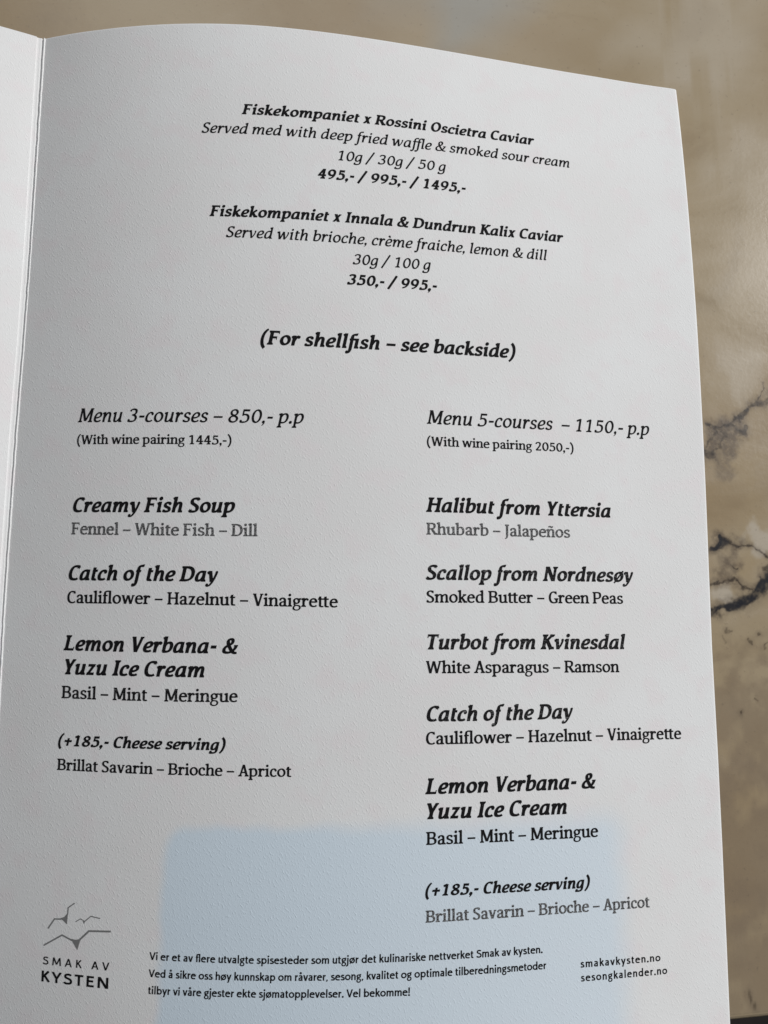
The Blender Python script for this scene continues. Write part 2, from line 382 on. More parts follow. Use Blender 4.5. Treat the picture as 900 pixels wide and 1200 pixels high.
    if ch == 'w':
        diag(f, 90, xh, 200, 0, w); diag(f, 375, xh-10, 215, 0, h*1.2); diag(f, 375, xh-10, 485, 0, w); f.pen('M 498 20 C 590 150 665 300 655 440', k=.62, w=w*1.1)
        f.flag(90, xh, sx*.9); f.dot(645, 425, w*.4); return 735
    if ch == 'x':
        diag(f, 115, xh, 350, 0, w); diag(f, 375, xh, 85, 0, h*1.25); f.rect(40, xh-st, 185, xh); f.rect(310, xh-st, 440, xh); f.rect(20, 0, 150, st); f.rect(285, 0, 430, st); return 470
    if ch == 'y':
        diag(f, 95, xh, 250, -5, w); f.pen('M 415 440 C 370 200 270 -120 150 -180 C 110 -195 70 -185 45 -150', k=.66, w=w*1.15); f.flag(95, xh, sx*.9); f.dot(405, 425, w*.4); f.dot(62, -140, w*.42); return 485
    if ch == 'z':
        f.rect(50, xh-h*1.15, 385, xh); f.rect(35, 0, 390, h*1.15); diag(f, 345, xh-10, 85, 10, w*.8); f.rect(45, xh-115, 85, xh); f.rect(355, 0, 392, 125); return 440
    raise KeyError(ch)

def sans(f, ch):
    """light-hearted geometric sans of the small print and the emblem"""
    w = f.w; xh = f.xh; cap = f.cap; asc = f.asc; D = f.desc; o = w*.5; t = xh-o; m = xh/2
    ln = f.line; pen = f.pen
    def ring(cx, rx=185): f.oval(cx, m, rx, m-o+4)
    if ch in 'åø':
        a = sans(f, 'a' if ch == 'å' else 'o')
        if ch == 'å': f.oval(a/2-8, 640, 62, 62, .62)
        else: ln(75, -25, a-75, xh+25, w*.7)
        return a
    if ch == 'a':
        pen(f'M 85 {xh-75} C 125 {t} 165 {t+4} 215 {t+4} C 300 {t+4} 335 400 335 320 L 335 0')
        pen(f'M 335 {m+28} C 200 {m+35} 90 225 90 125 C 90 70 130 {o} 190 {o} C 255 {o} 310 70 335 120'); return 455
    if ch in 'bp':
        f.stem(110, 0 if ch == 'b' else D, asc if ch == 'b' else xh); ring(285, 170); return 540
    if ch == 'd': f.stem(430, 0, asc); ring(255, 170); return 540
    if ch == 'e':
        f.rect(85, m-10, 430, m-10+w*.85); pen(f'M 425 {m} C 425 {t-60} 350 {t+4} 255 {t+4} C 150 {t+4} 75 350 75 {m} C 75 100 150 {o-4} 260 {o-4} C 330 {o-4} 375 40 410 80'); return 495
    if ch in 'fﬂ':
        f.stem(135, 0, 560)
        if ch == 'f': pen(f'M 135 540 C 135 640 180 {asc-o} 270 {asc-o+5}'); f.rect(35, xh-w*.85, 260, xh); return 300
        pen(f'M 135 540 C 135 650 190 {asc-o} 270 {asc-o} L 375 {asc-o}'); f.rect(35, xh-w*.85, 260, xh); f.stem(375, 0, asc); return 490
    if ch == 'g':
        f.oval(225, xh-165, 140, 160-o, .95); ln(300, xh-45, 440, xh-20, w*.8)
        pen('M 150 215 C 95 180 95 115 165 100 L 280 80 C 445 50 420 -180 225 -182 C 50 -185 25 -40 150 70', k=.85); return 470
    if ch in 'hn':
        f.stem(110, 0, asc if ch == 'h' else xh)
        pen(f'M 110 270 C 140 400 200 {t+4} 265 {t+4} C 350 {t+4} 385 380 385 290 L 385 0'); return 490
    if ch in 'ij':
        f.stem(115, 0 if ch == 'i' else -60, xh); f.dot(115, 625, w*.68)
        if ch == 'j': pen(f'M 115 -50 C 115 -150 60 -195 -30 {D-5}')
        return 230
    if ch == 'k': f.stem(110, 0, asc); ln(120, 215, 385, xh-5, w); ln(215, 290, 410, 5, w); return 450
    if ch == 'l': f.stem(115, 0, asc); return 230
    if ch == 'm':
        f.stem(110, 0, xh)
        for x in (110, 365): pen(f'M {x} 270 C {x+25} 400 {x+90} {t+4} {x+145} {t+4} C {x+225} {t+4} {x+255} 380 {x+255} 290 L {x+255} 0')
        return 730
    if ch == 'o': ring(265, 190); return 530
    if ch == 'r': f.stem(110, 0, xh); pen(f'M 110 260 C 140 390 190 {t} 300 {t-5}'); return 325
    if ch == 's':
        pen(f'M 315 {xh-85} C 290 {t-10} 250 {t+4} 205 {t+4} C 135 {t+4} 95 400 95 350 C 95 220 325 265 325 130 C 325 60 270 {o-4} 200 {o-4} C 140 {o-4} 90 40 60 100'); return 385
    if ch == 't': pen(f'M 130 590 L 130 120 C 130 60 155 {o} 210 {o} C 235 {o} 255 45 270 55'); f.rect(30, xh-w*.85, 270, xh); return 315
    if ch == 'u':
        f.stem(385, 0, xh); pen(f'M 110 {xh} L 110 180 C 110 80 150 {o-4} 220 {o-4} C 290 {o-4} 350 70 385 190'); return 490
    if ch == 'v': diag(f, 60, xh, 218, 0, w); diag(f, 375, xh, 222, 0, w); return 435
    if ch == 'y': diag(f, 60, xh, 235, 25, w); diag(f, 395, xh, 150, D, w); return 455
    if ch == ',': ln(120, 85, 70, -90, w*1.1, w*.6); return 210
    if ch == '.': f.dot(105, 55, w*.72); return 210
    if ch == '!': f.dot(115, 55, w*.72); f.poly((115-w*.6, cap+20), (115+w*.6, cap+20), (115+w*.4, 190), (115-w*.4, 190)); return 230
    if ch == ' ': return 215
    if ch == 'A': diag(f, 300, cap, 70, 0, w); diag(f, 300, cap, 530, 0, w); f.rect(160, 170, 440, 170+w*.9); return 600
    if ch == 'V': diag(f, 60, cap, 285, 0, w); diag(f, 510, cap, 285, 0, w); return 570
    if ch == 'K': f.stem(120, 0, cap); ln(130, 270, 445, cap-10, w); ln(225, 370, 480, 5, w); return 530
    if ch == 'M':
        diag(f, 145, cap, 90, 0, w); diag(f, 645, cap, 700, 0, w); diag(f, 150, cap, 395, 90, w); diag(f, 640, cap, 395, 90, w); return 790
    if ch == 'N': f.stem(125, 0, cap); f.stem(565, 0, cap); diag(f, 140, cap, 550, 0, w*1.05); return 690
    if ch == 'S':
        pen(f'M 425 {cap-120} C 390 {cap-o-10} 335 {cap-o+4} 275 {cap-o+4} C 170 {cap-o+4} 115 {cap-100} 115 {cap-180} C 115 330 440 400 440 185 C 440 80 360 {o-4} 265 {o-4} C 180 {o-4} 110 45 70 140'); return 510
    if ch == 'T': f.stem(265, 0, cap); f.rect(30, cap-w, 500, cap); return 530
    if ch == 'E': f.stem(125, 0, cap); f.rect(125, cap-w, 450, cap); f.rect(125, 290, 420, 290+w); f.rect(125, 0, 460, w); return 510
    if ch == 'Y': f.stem(275, 0, 300); diag(f, 55, cap, 270, 270, w); diag(f, 495, cap, 280, 270, w); return 550
    raise KeyError(ch)

FACES = {   # roman, italic, bold italic, small sans, emblem capitals
    'R': (roman,  dict(w=128, cw=132, h=78, st=60, sx=60, nib=10, slant=0.0)),
    'I': (italic, dict(w=112, cw=116, h=72, st=56, sx=56, nib=14, slant=.20)),
    'B': (italic, dict(w=160, cw=168, h=102, st=72, sx=56, nib=14, slant=.21)),
    'S': (sans,   dict(w=116, cw=116, h=110, st=40, sx=40, nib=0, slant=0.0, xh=475, cap=660, asc=705, desc=-200)),
    'E': (sans,   dict(w=104, cw=104, h=102, st=40, sx=40, nib=0, slant=0.0, xh=455, cap=660, asc=705, desc=-200)),
    'H': (sans,   dict(w=122, cw=122, h=120, st=40, sx=40, nib=0, slant=0.0, xh=455, cap=660, asc=705, desc=-200)),
}
def merge(V, P):
    """union of the strokes: triangulate all their outlines, keep what lies inside any"""
    edges = [(p[i-1], p[i]) for p in P for i in range(len(p))]
    v, e, fc, ov, oe, of = delaunay_2d_cdt(V, edges, [], 0, 0.02, True)
    boxes = []
    for p in P:
        q = [V[i] for i in p]; xs = [c.x for c in q]; ys = [c.y for c in q]
        boxes.append((min(xs), max(xs), min(ys), max(ys), [(c.x, c.y) for c in q]))
    keep = []
    for t in fc:
        x = sum(v[i].x for i in t)/3; y = sum(v[i].y for i in t)/3
        for x0, x1, y0, y1, q in boxes:
            if x < x0 or x > x1 or y < y0 or y > y1: continue
            ins = False
            for (ax, ay), (bx, by) in zip(q, q[1:]+q[:1]):
                if (ay > y) != (by > y) and x < (bx-ax)*(y-ay)/(by-ay)+ax: ins = not ins
            if ins: keep.append(t); break
    return v, keep
_cache = {}
def glyph(face, ch):
    """clean triangles of one letter: (points, triangles, advance)"""
    key = (face, ch)
    if key in _cache: return _cache[key]
    fn, par = FACES[face]; f = Face(**par); adv = fn(f, ch)
    V = []; P = []
    for p in f.P:
        a = sum(p[i-1][0]*p[i][1]-p[i][0]*p[i-1][1] for i in range(len(p)))
        if abs(a) < 4: continue
        if a < 0: p = p[::-1]
        P.append(list(range(len(V), len(V)+len(p)))); V += [Vector((x+f.slant*y, y)) for x, y in p]
    if not V: out = ([], [], adv)
    else:
        v, keep = merge(V, P); sq = {'B': .935, 'I': .975}.get(face, 1.0)      # bold letters are narrow on wide set
        out = ([(q.x*sq+adv*(1-sq)*.5, q.y) for q in v], keep, adv)
    _cache[key] = out
    return out

def set_line(text, face, track=0):
    """all letters of a line: points, triangles and the ink's left and right edge"""
    pts = []; tris = []; x = 0.0; lo = 1e9; hi = -1e9
    for ch in text:
        v, t, adv = glyph(face, ch)
        n = len(pts); pts += [(a+x, b) for a, b in v]; tris += [[i+n for i in q] for q in t]
        used = {i for q in t for i in q}
        for i in used: lo = min(lo, v[i][0]+x); hi = max(hi, v[i][0]+x)
        x += adv+track
    return pts, tris, lo, hi

# ---------------------------------------------------------------- helpers
def tag(o, label=None, cat=None, kind=None):
    if label: o['label'] = label
    if cat: o['category'] = cat
    if kind: o['kind'] = kind
    return o
def mesh_obj(name, verts, faces, mat, parent=None, smooth=False, uv=None):
    me = bpy.data.meshes.new(name); me.from_pydata([tuple(map(float, v)) for v in verts], [], faces); me.update()
    if smooth:
        for p in me.polygons: p.use_smooth = True
    if uv is not None:
        l = me.uv_layers.new(name='paper'); lv = np.zeros(len(me.loops), 'i'); me.loops.foreach_get('vertex_index', lv)
        l.data.foreach_set('uv', np.asarray(uv, 'f')[lv].ravel())
    me.materials.append(mat)
    o = bpy.data.objects.new(name, me); C.objects.link(o); o.parent = parent
    return o

class NT:                            # small node-tree writer
    def __init__(s, name):
        s.m = bpy.data.materials.new(name); s.m.use_nodes = True; s.t = s.m.node_tree; s.b = s.t.nodes['Principled BSDF']
    def n(s, typ, ins=None, **kw):
        k = s.t.nodes.new(typ)
        for a, b in kw.items(): setattr(k, a, b)
        for a, b in (ins or {}).items():
            if isinstance(b, bpy.types.NodeSocket): s.t.links.new(b, k.inputs[a])
            else: k.inputs[a].default_value = b
        return k
    def math(s, op, a, b=0.0, c=0.0, clamp=False):
        k = s.n('ShaderNodeMath', operation=op, use_clamp=clamp)
        for i, q in enumerate((a, b, c)):
            if isinstance(q, bpy.types.NodeSocket): s.t.links.new(q, k.inputs[i])
            else: k.inputs[i].default_value = q
        return k.outputs[0]
    def smooth(s, x, lo, hi, a=0.0, b=1.0):
        k = s.n('ShaderNodeMapRange', {0: x, 1: lo, 2: hi, 3: a, 4: b}, interpolation_type='SMOOTHSTEP'); return k.outputs[0]
    def mix(s, f, a, b, blend='MIX'):
        k = s.n('ShaderNodeMix', data_type='RGBA', blend_type=blend)
        for i, q in ((0, f), (6, a), (7, b)):
            if isinstance(q, bpy.types.NodeSocket): s.t.links.new(q, k.inputs[i])
            elif i == 0: k.inputs[0].default_value = q
            else: k.inputs[i].default_value = (*q, 1)
        return k.outputs[2]
    def noise(s, vec, scale, detail=2.0, rough=.5, dist=0.0):
        return s.n('ShaderNodeTexNoise', {'Vector': vec, 'Scale': scale, 'Detail': detail, 'Roughness': rough, 'Distortion': dist}).outputs[0]
    def map(s, vec, scale=(1, 1, 1), rot=(0, 0, 0), loc=(0, 0, 0)):
        return s.n('ShaderNodeMapping', {'Vector': vec, 'Location': loc, 'Rotation': rot, 'Scale': scale}).outputs[0]
    def link(s, a, name): s.t.links.new(a, s.b.inputs[name])

def felt_height(m, uv):
    """tooth of the felt-marked card: short slanting dashes over a fine grain (uv in page widths)"""
    r = math.radians(-33)
    a = m.noise(m.map(m.map(uv, rot=(0, 0, -r)), (450, 150, 1)), 1.0, 1.8, .5, .18)
    b = m.noise(m.map(m.map(uv, rot=(0, 0, -r-.35)), (640, 300, 1), loc=(7, 3, 0)), 1.0, 1.0, .5, .1)
    g = m.noise(uv, 600, 2.0, .6); lg = m.noise(uv, 75, 2.0, .5)
    a = m.smooth(a, .53, .75); b = m.smooth(b, .54, .76)
    h = m.math('ADD', m.math('MULTIPLY', a, .60), m.math('MULTIPLY', b, .42))
    return m.math('ADD', m.math('ADD', h, m.math('MULTIPLY', g, .34)), m.math('MULTIPLY', lg, .35))

def paper_material(name, show_through):
    m = NT(name); uv = m.n('ShaderNodeUVMap', uv_map='paper').outputs[0]
    big = m.noise(uv, 5.5, 3, .55); mid = m.noise(m.map(uv, loc=(3, 8, 0)), 26, 2, .5)
    col = m.mix(m.smooth(big, .35, .65), (.775, .772, .768), (.795, .800, .800))
    col = m.mix(m.math('MULTIPLY', m.smooth(mid, .48, .70), .8), col, (.790, .756, .762))
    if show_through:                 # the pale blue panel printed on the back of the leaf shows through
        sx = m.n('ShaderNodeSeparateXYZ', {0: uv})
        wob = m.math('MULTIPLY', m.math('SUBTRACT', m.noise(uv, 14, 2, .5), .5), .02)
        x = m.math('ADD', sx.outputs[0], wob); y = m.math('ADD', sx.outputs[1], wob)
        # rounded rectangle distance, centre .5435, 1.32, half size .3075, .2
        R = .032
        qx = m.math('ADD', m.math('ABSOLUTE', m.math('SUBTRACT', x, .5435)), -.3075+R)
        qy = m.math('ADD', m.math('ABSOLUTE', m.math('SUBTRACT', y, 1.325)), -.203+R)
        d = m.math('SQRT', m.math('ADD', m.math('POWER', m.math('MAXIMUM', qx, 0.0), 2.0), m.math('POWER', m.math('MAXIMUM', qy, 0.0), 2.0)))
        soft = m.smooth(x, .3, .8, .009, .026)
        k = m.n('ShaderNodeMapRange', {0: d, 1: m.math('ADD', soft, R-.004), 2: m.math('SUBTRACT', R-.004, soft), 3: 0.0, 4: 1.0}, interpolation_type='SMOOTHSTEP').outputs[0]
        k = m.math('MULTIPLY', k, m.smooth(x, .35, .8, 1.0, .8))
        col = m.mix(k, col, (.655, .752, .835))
    m.link(col, 'Base Color'); m.b.inputs['Roughness'].default_value = .78; m.b.inputs['Specular IOR Level'].default_value = .25
    bp = m.n('ShaderNodeBump', {'Height': felt_height(m, uv), 'Strength': 1.0, 'Distance': PAPER_BUMP}); m.link(bp.outputs[0], 'Normal')
    return m.m

def ink_material(name, wear, base=(.009, .0085, .0095)):
    """toner on the tooth of the card; where it is worn the white shows in specks and streaks"""
    m = NT(name); uv = m.n('ShaderNodeUVMap', uv_map='paper').outputs[0]
    sp = m.noise(uv, 640, 2, .65)
    if wear == 1:
        k = m.smooth(sp, .46, .64, 0.06, .50)
    elif wear == 2:
        k = m.math('MAXIMUM', m.smooth(m.noise(m.map(uv, (.25, 1, 1), (0, 0, .15)), 420, 2, .6), .56, .72, 0.0, .26), m.smooth(sp, .58, .75, .0, .28))
    else:
        k = m.smooth(sp, .62, .82, .0, .22)
    m.link(m.mix(k, base, (.60, .60, .605)), 'Base Color')
    m.b.inputs['Roughness'].default_value = .7; m.b.inputs['Specular IOR Level'].default_value = .08
    bp = m.n('ShaderNodeBump', {'Height': felt_height(m, uv), 'Strength': 1.0, 'Distance': PAPER_BUMP*.6}); m.link(bp.outputs[0], 'Normal')
    return m.m
PAPER_BUMP = .000035
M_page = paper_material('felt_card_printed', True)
M_card = paper_material('felt_card', False)
M_ink = [ink_material('toner', 0), ink_material('toner_worn', 1), ink_material('toner_streaked', 2)]
M_black = ink_material('offset_black', 0, (.007, .007, .008))
M_grey = ink_material('offset_grey', 0, (.20, .20, .20))

# ---------------------------------------------------------------- marble table
def value_noise(x, y, seed):
    xi, yi = np.floor(x), np.floor(y); fx, fy = x-xi, y-yi; fx = fx*fx*(3-2*fx); fy = fy*fy*(3-2*fy)
    def hsh(i, j):
        s = np.sin(i*127.1+j*311.7+seed*74.7)*43758.5453; return s-np.floor(s)
    return (hsh(xi, yi)*(1-fx)+hsh(xi+1, yi)*fx)*(1-fy)+(hsh(xi, yi+1)*(1-fx)+hsh(xi+1, yi+1)*fx)*fy
def fbm(x, y, seed, octaves=3):
    return sum(value_noise(x*2.03**k, y*2.03**k, seed+k*3)*.5**k for k in range(octaves))/sum(.5**k for k in range(octaves))
def stone_paint(X, Y):
    """veins and cloudy patches of this slab, plus painted sheen, reflection and shade (X, Y: table coordinates in metres)"""
    ca, sa = math.cos(ang), math.sin(ang)
    def P(px, py): q = on_table(px, py)-TABLE; return np.array((q.x*ca+q.y*sa, -q.x*sa+q.y*ca))
    px1 = .000197; wide = 1.3
    x = X.copy(); y = Y.copy()
    for f, amp, sd in ((130, .0016, 1), (420, .0008, 5), (1300, .00032, 9)):
        x = x+(fbm(X*f, Y*f, sd, 2)-.5)*amp*2; y = y+(fbm(X*f, Y*f, sd+40, 2)-.5)*amp*2
    wv = np.clip((fbm(X*420, Y*420, 77)-.28)/.44, 0, 1)*1.0+.75
    br_n = np.clip((fbm(X*900, Y*900, 91)-.25)/.3, 0, 1)
    A = {k: np.zeros_like(X) for k in ('dk', 'br', 'umber', 'pale', 'warm', 'shade', 'blue')}
    def put(k, v): A[k] = 1-(1-A[k])*(1-np.clip(v, 0, 1))
    def ss(t): t = np.clip(t, 0, 1); return t*t*(3-2*t)
    def patch(px, py, r, kind, k):
        c = P(px, py); rr = r*px1*1.05; w = (fbm(X*260, Y*260, px, 4)-.5)*rr*1.7
        put(kind, k*ss((rr-np.hypot(x-c[0], y-c[1])+w)/(rr*.7)))
    def vein(pts, width, dark, kind, halo=3.0):
        d = np.full_like(X, 9.0)
        for a, b in zip(pts, pts[1:]):
            a, b = P(*a), P(*b); e = b-a; t = np.clip(((x-a[0])*e[0]+(y-a[1])*e[1])/(e@e), 0, 1)
            d = np.minimum(d, np.hypot(x-a[0]-t*e[0], y-a[1]-t*e[1]))
        width *= wide; wn = width*px1*wv
        if kind is None: put('umber', dark*ss(1-d/(wn*1.6))); return
        put('umber', (.72 if width > 1.0 else .35)*dark*ss(1-d/(width*px1*halo*1.7+.0005))*(.35+.65*br_n))
        put(kind, dark*ss((1.4-d/wn)/.95)*(.7+.3*br_n))
    dk, br = 'dk', 'br'
    patch(868, 440, 40, 'pale', .25); patch(884, 628, 24, 'pale', .75); patch(862, 545, 40, 'warm', .6); patch(880, 600, 30, 'warm', .5)
    patch(848, 657, 27, 'umber', .8); patch(872, 664, 18, 'warm', .6); patch(848, 696, 17, 'pale', .75); patch(850, 513, 27, 'umber', .8); patch(848, 546, 18, 'umber', .5)
    patch(548, -14, 105, 'blue', .62)  # bluish reflection at the far end, painted into the stone colour
    patch(835, 30, 120, 'pale', .5); patch(880, 190, 60, 'pale', .2)  # sheen on the far side, painted in as paler stone
    for px, py, r in ((885, 860, 90), (890, 1000, 110), (880, 1130, 110)): patch(px, py, r, 'shade', .55)  # weaker light towards the front edge, painted in as darker stone
    vein([(829, 500.4), (836.7, 502), (842, 498.8), (850.7, 498.2), (858.3, 494.4)], 1.1, .9, br)
    vein([(858.3, 494.4), (867, 490.6), (875.6, 482)], 1.5, .95, br, 2.4)
    vein([(875.6, 482), (884.3, 475.5), (890.8, 476), (900, 471.7), (915, 462)], 2.6, .9, br, 2.2)
    vein([(887.5, 471), (895, 460), (896, 453)], .6, .7, br)
    vein([(834.5, 504.7), (837.7, 510), (835, 517.7), (831.8, 527.5)], 1.1, .6, br)
    vein([(826, 535), (832.3, 536), (838.8, 534)], 2.8, .85, br, 2.0)
    vein([(838.8, 534), (843.7, 526.4), (843.7, 517.7), (847.5, 511.2), (842, 504)], 1.2, .65, br)
    vein([(853, 499.3), (859.4, 508), (866, 510.7)], 1.0, .8, br); vein([(866, 510.7), (871.8, 508), (872.4, 503.6)], 2.2, .8, br)
    vein([(864.3, 491.7), (864.8, 497)], 1.2, .8, br); vein([(836, 503), (840, 506)], 2.4, .7, br)
    vein([(829, 640), (835, 640.7), (838.4, 633), (838.4, 628.2)], 2.4, .95, dk, 2.2); vein([(834, 641), (846, 633)], 2.6, .8, dk, 2.0)
    vein([(838.4, 628.2), (847, 629.3), (854.7, 633.6), (861.2, 639)], 1.6, .95, br, 2.4)
    vein([(861.2, 639), (868.8, 641.7), (876.4, 643.9), (884, 641.7), (888.8, 645.5), (902, 658)], .8, .85, br)
    vein([(830, 689), (839.5, 680.8), (848.2, 679.7), (858, 678)], 1.2, .8, br, 3.4); vein([(858, 678), (865.5, 686.2), (870, 688), (877.5, 691)], 1.1, .85, br)
    vein([(831, 718.6), (843.8, 712.2), (852.5, 708.4), (863.4, 704)], 2.7, .97, dk, 1.9)
    vein([(863.4, 704), (874.2, 701.4), (881.8, 697.6), (889.4, 693.2), (895.9, 686.7), (915, 674)], 4.2, .98, dk, 1.7)
    vein([(884, 694), (890, 686), (896, 678), (910, 668)], 2.4, .85, dk, 2.2); vein([(886.7, 680), (889.4, 686)], .9, .8, dk); vein([(855.8, 665), (859, 668), (862, 667)], .9, .75, br); vein([(892, 671), (901, 666)], 1.2, .7, br)
    vein([(850, 733), (851.5, 739)], .7, .45, br); vein([(845, 743), (848, 751)], .7, .35, br); vein([(885, 739), (886, 742)], .8, .55, br); vein([(875, 748), (880, 755)], .7, .55, br)
    vein([(897, 756), (894, 761), (895, 764)], .65, .55, br); vein([(882.5, 821), (887, 826)], .6, .55, br); vein([(866, 841), (866.5, 842)], .8, .7, br)
    vein([(874, 1162), (881, 1170), (887, 1181)], .9, .55, br); vein([(838, 154), (852, 152), (872, 157), (905, 170)], 2.6, .22, None, 2.0)
    vein([(20, 38), (55, 22), (110, 12), (180, -5)], 4, .22, None, 2.0)
    return A
def marble_material():
    m = NT('brown_marble'); co = m.n('ShaderNodeTexCoord').outputs['Object']
    d1 = m.n('ShaderNodeTexNoise', {'Vector': co, 'Scale': 120, 'Detail': 4, 'Roughness': .6})
    d3 = m.n('ShaderNodeTexNoise', {'Vector': co, 'Scale': 1100, 'Detail': 2, 'Roughness': .6})
    d2 = m.n('ShaderNodeTexNoise', {'Vector': co, 'Scale': 380, 'Detail': 2, 'Roughness': .6})
    def off(nd, amp):
        v = m.n('ShaderNodeVectorMath', {0: nd.outputs['Color'], 1: (.5, .5, .5)}, operation='SUBTRACT').outputs[0]
        return m.n('ShaderNodeVectorMath', {0: v, 'Scale': amp}, operation='SCALE').outputs[0]
    wv = m.n('ShaderNodeVectorMath', {0: co, 1: off(d1, .0013)}, operation='ADD').outputs[0]
    wv = m.n('ShaderNodeVectorMath', {0: wv, 1: off(d2, .0010)}, operation='ADD').outputs[0]
    wv = m.n('ShaderNodeVectorMath', {0: wv, 1: off(d3, .0005)}, operation='ADD').outputs[0]
    n1 = m.noise(m.map(co, loc=(1.3, .4, 0)), 13, 4, .6, .7); n2 = m.noise(m.map(wv, (1, 1.5, 1), (0, 0, .5), (4, 2, 0)), 42, 5, .62, .5)
    n3 = m.noise(co, 900, 3, .6)
    col = m.mix(m.smooth(n1, .34, .68), (.322, .242, .146), (.388, .312, .207))
    col = m.mix(m.math('MULTIPLY', m.smooth(n2, .50, .78), .28), col, (.45, .385, .295))
    col = m.mix(m.math('MULTIPLY', m.smooth(n2, .46, .28), .3), col, (.245, .178, .108))
    # thin wandering veins over the whole slab
    vn = m.math('ABSOLUTE', m.math('SUBTRACT', m.noise(m.map(wv, (1, 1, 1), (0, 0, .4), (9, 1, 0)), 6.5, 3, .5, .4), .5))
    vmask = m.smooth(m.noise(m.map(co, loc=(2, 7, 0)), 9, 2), .52, .66)
    col = m.mix(m.math('MULTIPLY', m.math('MULTIPLY', m.smooth(vn, .012, .0), vmask), .14), col, (.10, .075, .055))
    # veins, cloudy patches, sheen, reflection and shade are painted into the stone (attribute 'veins': black, brown, umber cloud, pale)
    at = m.n('ShaderNodeAttribute', attribute_name='veins'); sp = m.n('ShaderNodeSeparateColor', {0: at.outputs['Color']})
    at2 = m.n('ShaderNodeAttribute', attribute_name='clouds_shade'); sp2 = m.n('ShaderNodeSeparateColor', {0: at2.outputs['Color']})
    gr = m.smooth(m.noise(co, 700, 3, .65), .28, .58, .55, 1.0)
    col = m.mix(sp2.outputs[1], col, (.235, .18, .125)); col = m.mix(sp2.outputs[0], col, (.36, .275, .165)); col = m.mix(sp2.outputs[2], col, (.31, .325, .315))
    col = m.mix(at.outputs['Alpha'], col, (.50, .445, .365))
    col = m.mix(m.math('MULTIPLY', sp.outputs[2], gr), col, (.115, .086, .062))
    col = m.mix(m.math('MULTIPLY', sp.outputs[1], gr), col, (.036, .026, .019)); col = m.mix(sp.outputs[0], col, (.013, .014, .019))
    col = m.mix(m.math('MULTIPLY', m.smooth(n3, .60, .78), .35), col, (.14, .11, .085))
    m.link(col, 'Base Color'); m.link(m.smooth(n2, .3, .7, .19, .28), 'Roughness'); m.b.inputs['Specular IOR Level'].default_value = .42
    bp = m.n('ShaderNodeBump', {'Height': n3, 'Strength': .35, 'Distance': .00005}); m.link(bp.outputs[0], 'Normal')
    return m.m
ea, eb = on_table(857.8, 1199.0), on_table(902, 1194.5)      # front edge of the table top
ang = math.atan2(eb.y-ea.y, eb.x-ea.x)
TABLE = Vector((0.02, 0, 0)); TABLE.y = ea.y+(TABLE.x-ea.x)*math.tan(ang)
def table_mesh():
    # slab .9 x .7 m, 28 mm thick, eased edges; local y = 0 at the front edge; the top is a grid, finest beside the menu
    hx, dy, th, r = .45, .70, .028, .0018
    prof = [(0, -th), (0, -r)]+[(r-r*math.cos(a), -r+r*math.sin(a)) for a in (math.radians(18*k) for k in range(1, 5))]
    def loc(px, py): q = on_table(px, py)-TABLE; return q.x*math.cos(ang)+q.y*math.sin(ang), -q.x*math.sin(ang)+q.y*math.cos(ang)
    xa, xb = loc(815, 600)[0], loc(912, 600)[0]; ya, yb = loc(880, 845)[1], loc(880, 425)[1]
    gx = np.concatenate([np.linspace(-hx+r, xa, 60, endpoint=False), np.arange(xa, xb, .00017), np.linspace(xb, hx-r, 40)])
    gy = np.concatenate([np.linspace(r, ya, 50, endpoint=False), np.arange(ya, yb, .00017), np.linspace(yb, dy-r, 70)])
    nx, ny = len(gx), len(gy); X, Y = np.meshgrid(gx, gy)
    verts = [(a, b, 0.0) for a, b in zip(X.ravel().tolist(), Y.ravel().tolist())]
    faces = [[j*nx+i, j*nx+i+1, (j+1)*nx+i+1, (j+1)*nx+i] for j in range(ny-1) for i in range(nx-1)]
    ring = [i for i in range(nx)]+[j*nx+nx-1 for j in range(1, ny)]+[(ny-1)*nx+i for i in range(nx-2, -1, -1)]+[j*nx for j in range(ny-2, 0, -1)]
    up = ring; R = len(ring)
    for inset, z in prof[::-1]:
        n0 = len(verts)
        for q in ring:
            x, y, _ = verts[q]; k = r-inset
            verts.append((x-(k if q % nx == 0 else 0)+(k if q % nx == nx-1 else 0), y-(k if q < nx else 0)+(k if q >= (ny-1)*nx else 0), z))
        low = list(range(n0, n0+R))
        for k in range(R): faces.append([up[k], low[k], low[(k+1) % R], up[(k+1) % R]])
        up = low
    faces.append(up[::-1])
    return verts, faces, X, Y
table = bpy.data.objects.new('marble_table', None); C.objects.link(table); table.location = TABLE; table.rotation_euler = (0, 0, ang)
tag(table, 'brown veined marble table under the open menu', 'table')
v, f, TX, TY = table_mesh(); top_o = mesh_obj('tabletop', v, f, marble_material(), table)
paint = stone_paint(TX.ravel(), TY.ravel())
for nm, ks in (('veins', ('dk', 'br', 'umber', 'pale')), ('clouds_shade', ('warm', 'shade', 'blue', None))):  # 'pale' holds the painted sheen as well as pale stone
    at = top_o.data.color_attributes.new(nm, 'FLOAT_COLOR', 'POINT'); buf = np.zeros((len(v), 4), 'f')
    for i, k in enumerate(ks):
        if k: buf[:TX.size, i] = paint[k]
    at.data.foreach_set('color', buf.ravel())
def metal():
    m = NT('dark_metal'); co = m.n('ShaderNodeTexCoord').outputs['Object']
    m.link(m.mix(m.noise(co, 60, 3), (.018, .016, .015), (.032, .028, .026)), 'Base Color'); m.b.inputs['Roughness'].default_value = .45; m.b.inputs['Metallic'].default_value = .6; return m.m
M_metal = metal()
